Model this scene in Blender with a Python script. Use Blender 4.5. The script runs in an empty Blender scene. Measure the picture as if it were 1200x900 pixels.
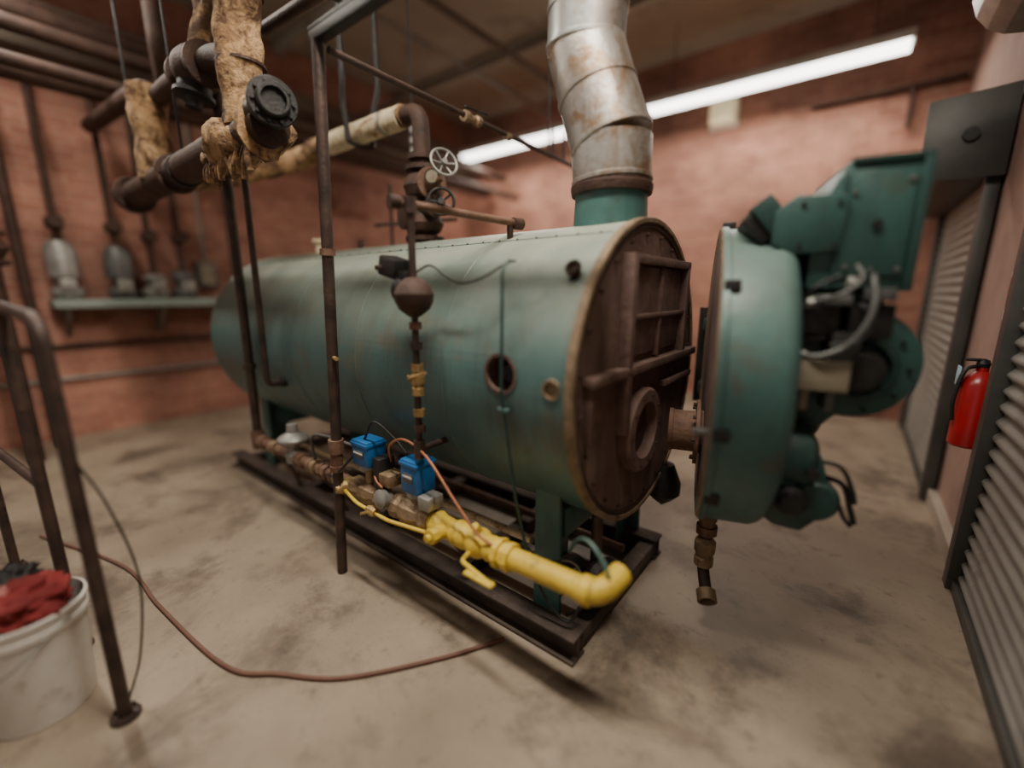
import bpy, bmesh, math, random
from mathutils import Vector, Matrix, noise
random.seed(4)
COL=bpy.context.collection
M=Matrix.Translation((0.585,1.925,0))@Matrix.Rotation(math.radians(-38),4,'Z')      # boiler / room axes
DM=Matrix.Translation((0.888,1.934,1.13))@Matrix.Rotation(math.radians(-22),4,'Z')   # swung-open door axes
# ------------------------------------------------------------ materials
def mat(name,c1,c2=None,scale=4,rough=.6,metal=0,bump=.15,c3=None,amt3=.35,scale3=7,dust=None,dust_amt=.6,emit=0,bscale=None,lo=.35,hi=.65,streak=None,streak_amt=.6,spots=None):
    m=bpy.data.materials.new(name);m.use_nodes=True;nt=m.node_tree;N=nt.nodes;L=nt.links
    b=N['Principled BSDF'];tc=N.new('ShaderNodeTexCoord')
    def nz(s,d=6,r=.6,dist=0,vec=None):
        n=N.new('ShaderNodeTexNoise');n.inputs['Scale'].default_value=s;n.inputs['Detail'].default_value=d;n.inputs['Roughness'].default_value=r
        n.inputs['Distortion'].default_value=dist
        L.new(vec or tc.outputs['Object'],n.inputs['Vector']);return n
    def ramp(src,a,bb):
        r=N.new('ShaderNodeMapRange');r.inputs[1].default_value=a;r.inputs[2].default_value=bb;r.clamp=True
        L.new(src,r.inputs[0]);return r.outputs[0]
    def mix(f,a,bb):
        x=N.new('ShaderNodeMix');x.data_type='RGBA'
        L.new(f,x.inputs[0])
        for s,i in((a,6),(bb,7)):
            if isinstance(s,tuple): x.inputs[i].default_value=(*s,1)
            else: L.new(s,x.inputs[i])
        return x.outputs[2]
    c2=c2 or tuple(v*.8 for v in c1)
    col=mix(ramp(nz(scale).outputs[0],lo,hi),c1,c2)
    if c3:
        col=mix(ramp(nz(scale3,8,.7,.4).outputs[0],1-amt3-.07,1-amt3+.07),col,c3)
    if streak:   # grime runs down the surface: noise stretched along the vertical direction
        mp=N.new('ShaderNodeMapping');mp.inputs['Scale'].default_value=(1,1,.12);L.new(tc.outputs['Object'],mp.inputs['Vector'])
        s=ramp(nz(11,7,.7,.2,mp.outputs[0]).outputs[0],.48,.70)
        k=N.new('ShaderNodeMath');k.operation='MULTIPLY';k.inputs[1].default_value=streak_amt;L.new(s,k.inputs[0])
        col=mix(k.outputs[0],col,streak)
    if dust:
        g=N.new('ShaderNodeNewGeometry');s=N.new('ShaderNodeSeparateXYZ');L.new(g.outputs['Normal'],s.inputs[0])
        a=ramp(s.outputs[2],.1,.95)
        mm=N.new('ShaderNodeMath');mm.operation='MULTIPLY';L.new(a,mm.inputs[0])
        q=N.new('ShaderNodeMapRange');q.inputs[1].default_value=.3;q.inputs[2].default_value=.6;q.inputs[3].default_value=dust_amt*.5;q.inputs[4].default_value=dust_amt
        L.new(nz(3,6,.6).outputs[0],q.inputs[0]);L.new(q.outputs[0],mm.inputs[1])
        col=mix(mm.outputs[0],col,dust)
    if spots:    # chipped paint / rust freckles
        k=N.new('ShaderNodeMath');k.operation='MULTIPLY';k.inputs[1].default_value=.8
        L.new(ramp(nz(24,8,.75,.5).outputs[0],.63,.68),k.inputs[0]);col=mix(k.outputs[0],col,spots)
    L.new(col,b.inputs['Base Color'])
    b.inputs['Roughness'].default_value=rough;b.inputs['Metallic'].default_value=metal
    if bump:
        bp=N.new('ShaderNodeBump');bp.inputs['Strength'].default_value=bump;bp.inputs['Distance'].default_value=.01
        L.new(nz(bscale or scale*8,5).outputs[0],bp.inputs['Height']);L.new(bp.outputs[0],b.inputs['Normal'])
    if emit:
        L.new(col,b.inputs['Emission Color']);b.inputs['Emission Strength'].default_value=emit
    return m
TEAL=mat('teal_paint',(.060,.128,.122),(.092,.175,.165),2.2,.42,.0,.12,c3=(.115,.125,.10),amt3=.40,scale3=4,dust=(.37,.375,.30),dust_amt=.9,streak=(.045,.062,.054),spots=(.085,.055,.035))
TEAL2=mat('teal_door_paint',(.042,.112,.103),(.064,.148,.134),4,.42,0,.15,c3=(.085,.095,.075),amt3=.38,scale3=6,dust=(.19,.23,.19),dust_amt=.6,streak=(.032,.048,.042),spots=(.07,.05,.035))
DGREEN=mat('dark_green_paint',(.013,.040,.035),(.020,.058,.050),5,.4,0,.15,c3=(.036,.038,.03),amt3=.36,scale3=12,dust=(.08,.105,.09),dust_amt=.55)
MGREEN=mat('burner_green_paint',(.022,.066,.058),(.032,.088,.077),5,.4,0,.15,c3=(.05,.055,.042),amt3=.36,scale3=8,dust=(.09,.12,.10),dust_amt=.55,streak=(.02,.03,.026),spots=(.05,.04,.03))
RUSTP=mat('rusty_plate',(.110,.062,.050),(.185,.115,.093),5,.75,.05,.5,c3=(.25,.15,.10),amt3=.36,scale3=8,streak=(.055,.032,.028))
RIM=mat('gasket_rim',(.19,.13,.075),(.28,.20,.12),9,.7,.2,.3,c3=(.07,.045,.03),amt3=.42,scale3=20)
BLACKPIPE=mat('dark_steel_pipe',(.035,.024,.020),(.085,.052,.040),9,.5,.4,.3,c3=(.16,.08,.045),amt3=.33,scale3=18)
RUSTPIPE=mat('rusty_pipe',(.13,.065,.04),(.22,.13,.085),9,.7,.3,.5,c3=(.05,.03,.025),amt3=.38,scale3=15)
DARKRUST=mat('dark_rusty_pipe',(.040,.020,.014),(.078,.039,.025),8,.65,.3,.6,c3=(.02,.013,.011),amt3=.38,scale3=13)
BLACK=mat('black_iron',(.012,.012,.012),(.03,.026,.024),10,.5,.3,.3)
INSUL=mat('pipe_insulation',(.36,.20,.09),(.50,.33,.17),7,.95,0,1.0,c3=(.085,.042,.02),amt3=.50,scale3=8,spots=(.05,.028,.015))
LAG=mat('canvas_lagging',(.60,.49,.31),(.70,.61,.42),10,.9,0,.6,c3=(.28,.15,.07),amt3=.42,scale3=10)
STEEL=mat('stack_metal',(.42,.40,.37),(.32,.29,.26),5,.42,.6,.2,c3=(.26,.17,.10),amt3=.46,scale3=9,streak=(.20,.12,.07),streak_amt=.8,spots=(.15,.07,.035))
STEELB=mat('stack_metal_bright',(.60,.60,.58),(.47,.46,.44),5,.35,.8,.1,c3=(.36,.30,.23),amt3=.40,scale3=8,spots=(.25,.15,.08))
YEL=mat('yellow_paint',(.70,.50,.05),(.58,.39,.04),9,.45,0,.3,c3=(.22,.15,.04),amt3=.38,scale3=22,spots=(.12,.07,.03))
BRASS=mat('brass',(.50,.34,.13),(.30,.20,.09),14,.42,.6,.3,c3=(.14,.09,.05),amt3=.4,scale3=25)
DBRASS=mat('bronze_valve',(.22,.15,.09),(.34,.24,.14),12,.5,.5,.4,c3=(.12,.07,.05),amt3=.4,scale3=20)
BLUE=mat('blue_paint',(.012,.10,.28),(.015,.13,.36),6,.4,0,.1,c3=(.04,.06,.09),amt3=.3,scale3=18)
GREYM=mat('grey_metal',(.22,.21,.19),(.32,.31,.28),10,.45,.4,.2)
DGREYM=mat('dark_grey_conduit',(.09,.09,.085),(.15,.15,.14),10,.45,.4,.2)
TANBOX=mat('tan_junction_box',(.30,.255,.175),(.22,.185,.13),10,.6,0,.2)
WHITEP=mat('white_plastic',(.68,.65,.60),(.56,.52,.46),5,.45,0,.05,c3=(.38,.32,.25),amt3=.36,scale3=6)
REDRAG=mat('red_rag',(.26,.03,.028),(.15,.016,.016),8,.9,0,.6)
RED=mat('red_enamel',(.40,.012,.016),(.30,.01,.014),5,.3,0,0)
HOSE=mat('red_rubber_hose',(.17,.08,.055),(.13,.06,.04),6,.7,0,.2)
COPPER=mat('copper_tube',(.46,.19,.09),(.33,.13,.07),10,.45,.5,.1)
BEIGE=mat('beige_lamp_cover',(.85,.70,.42),None,5,.5,0,0,emit=.55)
LAMP=mat('lamp_diffuser',(1,.97,.90),(1,.97,.90),5,.5,0,0,emit=7)
DOORM=mat('rollup_door_paint',(.25,.24,.215),(.20,.19,.165),2,.55,.1,.05,c3=(.12,.11,.09),amt3=.38,scale3=3)
HOODM=mat('door_hood_steel',(.06,.06,.056),(.095,.09,.083),3,.5,.4,.1)
SKID=mat('skid_steel',(.045,.032,.027),(.09,.065,.05),6,.8,.2,.4,c3=(.16,.12,.09),amt3=.33,scale3=8)
WALLP=mat('pillar_paint',(.36,.23,.19),(.28,.175,.145),3,.8,0,.1,c3=(.2,.13,.11),amt3=.36,scale3=2)
CEIL=mat('ceiling_concrete',(.46,.42,.34),(.38,.34,.27),1.2,.9,0,.1,c3=(.26,.22,.17),amt3=.38,scale3=1.3)
BEAM=mat('ceiling_beam_paint',(.13,.10,.075),(.19,.15,.115),2,.8,0,.1)
LOUV=mat('brown_louver',(.22,.09,.06),(.3,.14,.1),6,.6,.2,.1)
def floor_mat():
    m=mat('concrete_floor',(.225,.172,.122),(.35,.28,.205),1.0,.55,0,.14,c3=(.135,.10,.072),amt3=.43,scale3=1.3,bscale=30)
    nt=m.node_tree;N=nt.nodes;L=nt.links;b=N['Principled BSDF'];tc=N.new('ShaderNodeTexCoord')
    src=b.inputs['Base Color'].links[0].from_socket
    for sc,a,bb,c,k in((2.6,.54,.68,(.075,.055,.042,1),.65),(9,.58,.70,(.09,.066,.05,1),.55),(38,.55,.75,(.17,.13,.10,1),.5)):
        n=N.new('ShaderNodeTexNoise');n.inputs['Scale'].default_value=sc;n.inputs['Detail'].default_value=8;n.inputs['Roughness'].default_value=.65;L.new(tc.outputs['Object'],n.inputs['Vector'])
        r=N.new('ShaderNodeMapRange');r.inputs[1].default_value=a;r.inputs[2].default_value=bb;r.inputs[4].default_value=k;L.new(n.outputs[0],r.inputs[0])
        x=N.new('ShaderNodeMix');x.data_type='RGBA';L.new(r.outputs[0],x.inputs[0]);L.new(src,x.inputs[6]);x.inputs[7].default_value=c;src=x.outputs[2]
    L.new(src,b.inputs['Base Color']);return m
FLOORM=floor_mat()
def brick(name,ax):
    m=bpy.data.materials.new(name);m.use_nodes=True;nt=m.node_tree;N=nt.nodes;L=nt.links;b=N['Principled BSDF']
    tc=N.new('ShaderNodeTexCoord');s=N.new('ShaderNodeSeparateXYZ');c=N.new('ShaderNodeCombineXYZ')
    L.new(tc.outputs['Object'],s.inputs[0]);L.new(s.outputs[ax],c.inputs[0]);L.new(s.outputs[2],c.inputs[1])
    t=N.new('ShaderNodeTexBrick');L.new(c.outputs[0],t.inputs['Vector']);t.inputs['Scale'].default_value=1
    t.inputs['Brick Width'].default_value=.21;t.inputs['Row Height'].default_value=.075;t.inputs['Mortar Size'].default_value=.005
    t.inputs['Color1'].default_value=(.36,.145,.100,1);t.inputs['Color2'].default_value=(.46,.215,.150,1);t.inputs['Mortar'].default_value=(.42,.27,.20,1)
    n=N.new('ShaderNodeTexNoise');n.inputs['Scale'].default_value=.8;n.inputs['Detail'].default_value=8;n.inputs['Roughness'].default_value=.7;L.new(tc.outputs['Object'],n.inputs['Vector'])
    x=N.new('ShaderNodeMix');x.data_type='RGBA';x.blend_type='MULTIPLY';x.inputs[0].default_value=.95
    r=N.new('ShaderNodeMapRange');r.inputs[1].default_value=.35;r.inputs[2].default_value=.64;r.inputs[3].default_value=.45;r.inputs[4].default_value=1.2
    L.new(n.outputs[0],r.inputs[0]);L.new(t.outputs['Color'],x.inputs[6]);L.new(r.outputs[0],x.inputs[7]);L.new(x.outputs[2],b.inputs['Base Color'])
    b.inputs['Roughness'].default_value=.85
    bp=N.new('ShaderNodeBump');bp.inputs['Strength'].default_value=.4;bp.inputs['Distance'].default_value=.005;bp.invert=True
    L.new(t.outputs['Fac'],bp.inputs['Height']);L.new(bp.outputs[0],b.inputs['Normal']);return m
BRX=brick('brick_back',0);BRY=brick('brick_left',1)
# ------------------------------------------------------------ mesh helpers
CUR=None
def group(name,fr=M):
    global CUR
    e=bpy.data.objects.new(name,None);COL.objects.link(e);e.matrix_world=fr;e.empty_display_size=.1;CUR=e;return e
def finish(name,me,m,sharp=.6):
    me.polygons.foreach_set('use_smooth',[True]*len(me.polygons));me.set_sharp_from_angle(angle=sharp)
    if m: me.materials.append(m)
    o=bpy.data.objects.new(name,me);COL.objects.link(o)
    if CUR: o.parent=CUR
    return o
def frompy(name,v,f,m,sharp=.6):
    me=bpy.data.meshes.new(name);me.from_pydata([tuple(p) for p in v],[],f);me.update()
    bm=bmesh.new();bm.from_mesh(me);bmesh.ops.recalc_face_normals(bm,faces=bm.faces);bm.to_mesh(me);bm.free()
    return finish(name,me,m,sharp)
def basis(d):
    d=Vector(d).normalized();a=Vector((0,0,1)) if abs(d.z)<.9 else Vector((1,0,0))
    u=d.cross(a).normalized();return d,u,d.cross(u)
def lathe(name,o,axis,prof,m,seg=32,sharp=.5,ang0=0):
    d,u,w=basis(axis);o=Vector(o);V=[];F=[];rings=[]
    for t,r in prof:
        if r<=1e-6: V.append(o+d*t);rings.append([len(V)-1])
        else:
            s=len(V);V+= [o+d*t+(u*math.cos(ang0+2*math.pi*i/seg)+w*math.sin(ang0+2*math.pi*i/seg))*r for i in range(seg)];rings.append(list(range(s,s+seg)))
    for a,b in zip(rings,rings[1:]):
        for i in range(seg):
            j=(i+1)%seg
            if len(a)==1 and len(b)==1: continue
            if len(a)==1: F.append((a[0],b[j],b[i]))
            elif len(b)==1: F.append((a[i],a[j],b[0]))
            else: F.append((a[i],a[j],b[j],b[i]))
    if len(rings[0])>1: F.append(tuple(reversed(rings[0])))
    if len(rings[-1])>1: F.append(tuple(rings[-1]))
    return frompy(name,V,F,m,sharp)
def cyl(name,a,b,r,m,seg=24,r2=None):
    a=Vector(a);b=Vector(b);return lathe(name,a,b-a,[(0,r),((b-a).length,r if r2 is None else r2)],m,seg)
def fillet(pts,f):
    pts=[Vector(p) for p in pts]
    if f<=0 or len(pts)<3: return pts
    out=[pts[0]]
    for i in range(1,len(pts)-1):
        p,a,b=pts[i],pts[i-1],pts[i+1];da=(a-p);db=(b-p);k=min(f,da.length*.49,db.length*.49)
        A=p+da.normalized()*k;B=p+db.normalized()*k
        for s in range(8):
            t=s/7;out.append(A*(1-t)**2+p*2*t*(1-t)+B*t*t)
    out.append(pts[-1]);return out
def resample(P,st):
    out=[P[0]]
    for a,b in zip(P,P[1:]):
        n=max(1,int((b-a).length/st))
        for i in range(1,n+1): out.append(a.lerp(b,i/n))
    return out
def pipe(name,pts,r,m,f=.05,seg=16,jit=0,step=None):
    P=fillet(pts,f)
    if step: P=resample(P,step)
    V=[];F=[];u=None
    for i,p in enumerate(P):
        d=((P[min(i+1,len(P)-1)]-p).normalized()+(p-P[max(i-1,0)]).normalized()).normalized()
        if u is None: u=basis(d)[1]
        u=(u-d*u.dot(d)).normalized();w=d.cross(u)
        for k in range(seg):
            a=2*math.pi*k/seg;rr=r
            q=p+(u*math.cos(a)+w*math.sin(a))*r
            if jit: rr=r*(1+jit*noise.noise(q*7)+jit*.35*noise.noise(q*24))
            V.append(p+(u*math.cos(a)+w*math.sin(a))*rr)
    n=len(P)
    for i in range(n-1):
        for k in range(seg):
            j=(k+1)%seg;F.append((i*seg+k,i*seg+j,(i+1)*seg+j,(i+1)*seg+k))
    F.append(tuple(range(seg))[::-1]);F.append(tuple((n-1)*seg+k for k in range(seg)))
    return frompy(name,V,F,m,.9)
def spline(pts,n=10):
    P=[Vector(p) for p in pts];P=[P[0]*2-P[1]]+P+[P[-1]*2-P[-2]];o=[]
    for i in range(1,len(P)-2):
        a,b,c,d=P[i-1:i+3]
        for s in range(n):
            t=s/n;o.append(.5*((2*b)+(c-a)*t+(2*a-5*b+4*c-d)*t*t+(3*b-a-3*c+d)*t**3))
    o.append(P[-2]);return o
def tube(name,pts,r,m,seg=8): return pipe(name,spline(pts),r,m,0,seg)
def box(name,x0,x1,y0,y1,z0,z1,m,bev=.006,rot=None):
    me=bpy.data.meshes.new(name);bm=bmesh.new();bmesh.ops.create_cube(bm,size=1)
    c=Vector(((x0+x1)/2,(y0+y1)/2,(z0+z1)/2))
    bmesh.ops.scale(bm,vec=(x1-x0,y1-y0,z1-z0),verts=bm.verts)
    if bev: bmesh.ops.bevel(bm,geom=bm.edges[:],offset=bev,segments=2,affect='EDGES',profile=.5)
    if rot: bmesh.ops.rotate(bm,matrix=Matrix.Rotation(rot[1],3,rot[0]),verts=bm.verts)
    bmesh.ops.translate(bm,vec=c,verts=bm.verts);bm.to_mesh(me);bm.free();return finish(name,me,m,.5)
def prism(name,poly,y0,y1,m,bev=.006):   # polygon in x,z extruded along y
    n=len(poly);V=[(x,y0,z) for x,z in poly]+[(x,y1,z) for x,z in poly]
    F=[tuple(range(n)),tuple(range(n,2*n))[::-1]]+[(i,(i+1)%n,n+(i+1)%n,n+i) for i in range(n)]
    me=bpy.data.meshes.new(name);me.from_pydata(V,[],F);bm=bmesh.new();bm.from_mesh(me)
    bmesh.ops.recalc_face_normals(bm,faces=bm.faces)
    if bev: bmesh.ops.bevel(bm,geom=bm.edges[:],offset=bev,segments=2,affect='EDGES',profile=.5)
    bm.to_mesh(me);bm.free();return finish(name,me,m,.5)
def flange(name,c,axis,r,t,m,bolts=8,bm_=None):
    d,u,w=basis(axis);c=Vector(c)
    lathe(name,c-d*t/2,d,[(0,r*.96),(.003,r),(t-.003,r),(t,r*.96)],m,32)
    for i in range(bolts):
        a=2*math.pi*i/bolts;p=c+(u*math.cos(a)+w*math.sin(a))*r*.8
        cyl(name+'_bolt_%d'%i,p-d*(t/2+.012),p+d*(t/2+.012),max(.006,r*.085),bm_ or m,6)
def wheel(name,c,axis,R,m,sp=5,r=.009):
    d,u,w=basis(axis);c=Vector(c);V=[];F=[];S=32;T=8
    for i in range(S):
        a=2*math.pi*i/S;e=u*math.cos(a)+w*math.sin(a)
        for k in range(T):
            b=2*math.pi*k/T;V.append(c+e*(R+r*math.cos(b))+d*r*math.sin(b))
    for i in range(S):
        for k in range(T):
            F.append((i*T+k,((i+1)%S)*T+k,((i+1)%S)*T+(k+1)%T,i*T+(k+1)%T))
    frompy(name+'_rim',V,F,m,2)
    for i in range(sp):
        a=2*math.pi*i/sp;e=u*math.cos(a)+w*math.sin(a);cyl(name+'_spoke_%d'%i,c-d*.015,c+e*R,r*.7,m,6)
    cyl(name+'_hub',c-d*.03,c+d*.015,r*2,m,12)
def cut(o,cutters):
    for c in cutters:
        md=o.modifiers.new('b','BOOLEAN');md.object=c;md.operation='DIFFERENCE';md.solver='EXACT'
    bpy.context.view_layer.update();dg=bpy.context.evaluated_depsgraph_get()
    me=bpy.data.meshes.new_from_object(o.evaluated_get(dg));o.modifiers.clear();o.data=me
    me.polygons.foreach_set('use_smooth',[True]*len(me.polygons));me.set_sharp_from_angle(angle=.5)
    for c in cutters: bpy.data.objects.remove(c)
# ------------------------------------------------------------ room shell
def shell(name,x0,x1,y0,y1,z0,z1,m):
    global CUR
    CUR=None;o=box(name,x0,x1,y0,y1,z0,z1,m,0);o.matrix_world=M;return o
H=4.6
shell('floor',-5.8,1.6,-5,5.0,-.1,0,FLOORM)
shell('wall_left',-5.75,-5.6,-5,5.0,0,H,BRY)
shell('wall_back',-5.6,1.35,4.8,4.95,0,H,BRX)
shell('wall_right',1.35,1.5,-5,4.95,0,H,WALLP)
shell('ceiling',-5.8,1.6,-5,5.0,H,H+.1,CEIL)
for i,y in enumerate((-2.6,-.6,1.3,3.2)): shell('trim_%d'%(i+1),-5.6,1.35,y-.06,y+.06,H-.12,H,CEIL)
shell('trim_5',-5.6,-5.3,-5,4.8,3.60,4.0,BEAM)
shell('baseboard_right',1.30,1.35,1.15,2.3,0,.1,mat('baseboard_paint',(.4,.33,.27)))
def rolldoor(name,y0,y1,z1,x=1.335,hm=None,x_out=.37):
    group(name)
    V=[];F=[];n=int(z1/.0125)
    for i in range(n+1):
        z=z1*i/n;xx=x-.02-.012*math.cos(2*math.pi*z/.075)
        V+=[(xx,y0,z),(xx,y1,z)]
    for i in range(n): F.append((2*i,2*i+1,2*i+3,2*i+2))
    frompy('slat_curtain',V,F,DOORM,2)
    box('guide_near',x-.07,x,y0-.07,y0+.02,0,z1,HOODM,.004);box('guide_far',x-.07,x,y1-.02,y1+.07,0,z1,HOODM,.004)
    box('bottom_bar',x-.05,x-.01,y0,y1,0,.06,HOODM,.004)
    h=z1;hm=hm or HOODM
    P=[(x,h-.02)]+[(x-.19-.19*math.cos(a),h+.21-.21*math.sin(a)) for a in [math.radians(v) for v in (90,70,50,30,10,-10,-30,-50,-70,-90)]]+[(x,h+.44)]
    prism('coil_hood',P,y0-.12,y1+.12,hm,.004)
    prism('hood_end_plate',[(x,h-.05),(x-.40,h-.04),(x-.41,h+.44),(x,h+.47)],y0-.14,y0-.12,hm,.002)
    cyl('coil_shaft',(x-.19,y0-.17,h+.21),(x-.19,y0-.12,h+.21),.04,BLACK,16)
rolldoor('rollup_door',2.38,4.5,2.25);rolldoor('rollup_door.001',-1.6,1.08,2.6,hm=GREYM)
# ------------------------------------------------------------ boiler
ZC=1.14;R=.65
group('boiler')
body=lathe('shell',(0,0,ZC),(-1,0,0),[(0,R),(3.20,R),(3.23,.63),(3.27,.5),(3.30,.28),(3.31,0)],TEAL,128,.5)
c1=cyl('c',(-.29,-.9,1.2),(-.29,-.42,1.2),.072,None,32);c2=cyl('c',(-.2,-.06,.9),(.2,-.06,.9),.125,None,40)
c3=cyl('c',(-.065,-.9,1.17),(-.065,-.55,1.17),.03,None,20);c4=cyl('c',(-.07,-.62,1.64),(-.07,-.44,1.50),.02,None,16)
cut(body,[c1,c2,c3,c4])
lathe('handhole_liner',(-.29,-.425,1.2),(0,-1,0),[(0,0),(.001,.071),(.215,.071),(.228,.078),(.228,.066),(.02,.066),(.02,0)],RUSTP,32)
cyl('handhole_nozzle',(-.285,-.44,1.195),(-.285,-.60,1.195),.034,DARKRUST,20)
cyl('handhole_bore',(-.285,-.599,1.195),(-.285,-.603,1.195),.024,BLACK,20)
lathe('port_ring',(-.065,-.6,1.17),(0,-1,0),[(0,.028),(.055,.028),(.055,.036),(.045,.038),(.04,.038),(.04,.0)],RIM,20)
lathe('port_collar',(-.07,-.495,1.565),(0,-.8,.6),[(0,.02),(.03,.02),(.035,.03),(.02,.03)],DARKRUST,16)
plate=lathe('front_tube_plate',(0,0,ZC),(1,0,0),[(-.01,.60),(-.01,.645),(.012,.645),(.012,.60),(.012,0)],RUSTP,96)
c2=cyl('c',(-.2,-.06,.9),(.2,-.06,.9),.125,None,40);cut(plate,[c2])
lathe('front_rim',(0,0,ZC),(1,0,0),[(-.008,.650),(-.008,.660),(.020,.660),(.024,.656),(.024,.640),(.020,.636),(-.008,.636),(-.008,.650)],RIM,128)
lathe('rim_gasket',(0,0,ZC),(1,0,0),[(.0,.634),(.018,.632),(.018,.616),(0,.612)],DARKRUST,96)
X0,X1=.008,.032
def bar(n,y0,y1,z0,z1,x1=X1): box(n,X0,x1,y0,y1,z0,z1,RUSTP,.003)
bar('access_panel',-.22,.36,1.24,1.60,.026)
bar('panel_bar_top',-.28,.42,1.605,1.64,.055);bar('panel_bar_left',-.29,-.25,.93,1.64,.06);bar('panel_bar_right',.38,.415,1.20,1.62,.055)
bar('cross_bar_upper',-.57,.60,1.172,1.208,.06);bar('cross_bar_mid',-.26,.40,1.39,1.41,.045)
bar('cross_bar_lower',.18,.58,1.055,1.085,.05);bar('panel_rib',.06,.085,1.22,1.6,.042)
bar('left_rib',-.56,-.54,.95,1.2,.045)
lathe('furnace_ring',(.01,-.06,.9),(1,0,0),[(0,.19),(.04,.19),(.05,.18),(.05,.128),(.045,.124),(-.18,.124),(-.18,.135),(0,.135),(0,.19)],RUSTP,48)
lathe('furnace_inner',(-.12,-.06,.9),(1,0,0),[(0,0),(.001,.123),(.05,.11),(.05,.09),(.01,.085),(.01,0)],RUSTPIPE,40)
for i in range(10):
    a=2*math.pi*i/10;cyl('ring_stud_%d'%i,(.05,-.06+.158*math.cos(a),.9+.158*math.sin(a)),(.065,-.06+.158*math.cos(a),.9+.158*math.sin(a)),.007,DARKRUST,8)
for i in range(24):
    a=2*math.pi*(i+.5)/24;cyl('plate_stud_%d'%i,(.01,.59*math.cos(a),ZC+.59*math.sin(a)),(.026,.59*math.cos(a),ZC+.59*math.sin(a)),.007,DARKRUST,8)
for i,x in enumerate((-.62,-1.25,-1.9,-2.55,-3.16)):
    lathe('jacket_band_%d'%i,(x,0,ZC),(1,0,0),[(-.012,R+.0005),(-.010,R+.002),(.010,R+.002),(.012,R+.0005)],TEAL,128)
a=math.radians(63);n=Vector((0,-math.cos(a),math.sin(a)))
pipe('jacket_seam',[(-.03,n.y*R,ZC+n.z*R),(-3.2,n.y*R,ZC+n.z*R)],.004,TEAL,0,8)
for i in range(32):
    p=Vector((-.08-i*.1,n.y*(R-.002),ZC+n.z*(R-.002)));cyl('seam_screw_%d'%i,p,p+n*.008,.005,DARKRUST,6)
for k,x in enumerate((-.2,-2.9)):
    for s in(-1,1):
        prism('leg_%d_%d'%(k,s),[(x-.07,.10),(x+.07,.10),(x+.06,.75),(x-.06,.75)],s*.44-.012,s*.44+.012,TEAL2)
        box('leg_web_%d_%d'%(k,s),x-.008,x+.008,min(s*.44,s*.28),max(s*.44,s*.28),.10,.66,TEAL2,.002)
    box('saddle_%d'%k,x-.05,x+.05,-.38,.38,.44,.58,TEAL2,.01)
cyl('relief_nozzle',(-2.55,-.05,1.77),(-2.55,-.05,1.86),.035,LAG,16);flange('relief_cap',(-2.55,-.05,1.87),(0,0,1),.055,.02,LAG,6)
cyl('nozzle_small',(-1.95,-.1,1.76),(-1.95,-.1,1.84),.02,DARKRUST,12)
lathe('drain_bulb',(.02,.35,.50),(0,0,-1),[(-.1,.05),(0,.09),(.06,.09),(.1,.05),(.14,.0)],BLACK,20)
# skid beneath the boiler (part of the boiler)
for s in(-1,1):
    y=-.50 if s<0 else .42
    box('skid_bottom_flange_%d'%s,-3.45,.0,y-.05,y+.05,0,.014,SKID,.002);box('skid_top_flange_%d'%s,-3.45,.0,y-.05,y+.05,.106,.12,SKID,.002);box('skid_web_%d'%s,-3.45,.0,y-.008,y+.008,.01,.11,SKID,.001)
for i,x in enumerate((-.05,-.75,-1.5,-2.3,-3.3)):
    box('skid_cross_member_%d'%i,x-.04,x+.04,-.5,.42,.02,.10,SKID,.003)
for i,(y,z) in enumerate(((-.25,.15),(-.1,.16),(.15,.15))): pipe('drain_pipe_%d'%i,[(-3.2,y,z),(-.1,y,z)],.022,(RUSTPIPE,BLACKPIPE,RUSTPIPE)[i],0)
pipe('under_pipe_cream',[(-2.6,-.42,.40),(-.3,-.42,.40)],.018,LAG,0,12)
lathe('blowdown_valve_body',(-.05,-.30,.26),(1,-.3,0),[(0,.05),(.02,.10),(.05,.115),(.08,.10),(.1,.04)],BLACK,28)
wheel('blowdown_wheel',(-.12,-.42,.30),(.5,-.85,.2),.065,GREYM,5,.006);pipe('blowdown_stem',[(-.12,-.42,.30),(-.06,-.32,.26)],.01,GREYM,0)
pipe('blowdown_riser',[(-.05,-.28,.1),(-.05,-.28,.55)],.025,BLACKPIPE,0)
lathe('side_disc',(-.18,-.30,.25),(.7,-.7,.1),[(0,.04),(.01,.08),(.04,.085),(.05,.06)],DGREYM,24)
tube('green_hose',[(-.06,-.5,.48),(.02,-.58,.60),(.10,-.64,.65),(.17,-.66,.60),(.19,-.66,.54)],.007,TEAL2,8)
tube('black_cable',[(-.2,-.5,.3),(-.12,-.52,.42),(-.04,-.5,.38),(-.02,-.46,.22),(-.1,-.44,.13)],.007,BLACK,8)
tube('black_cable_b',[(-.28,-.48,.40),(-.20,-.54,.34),(-.14,-.52,.22),(-.05,-.50,.16),(.0,-.46,.30)],.006,BLACK,8)
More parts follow.
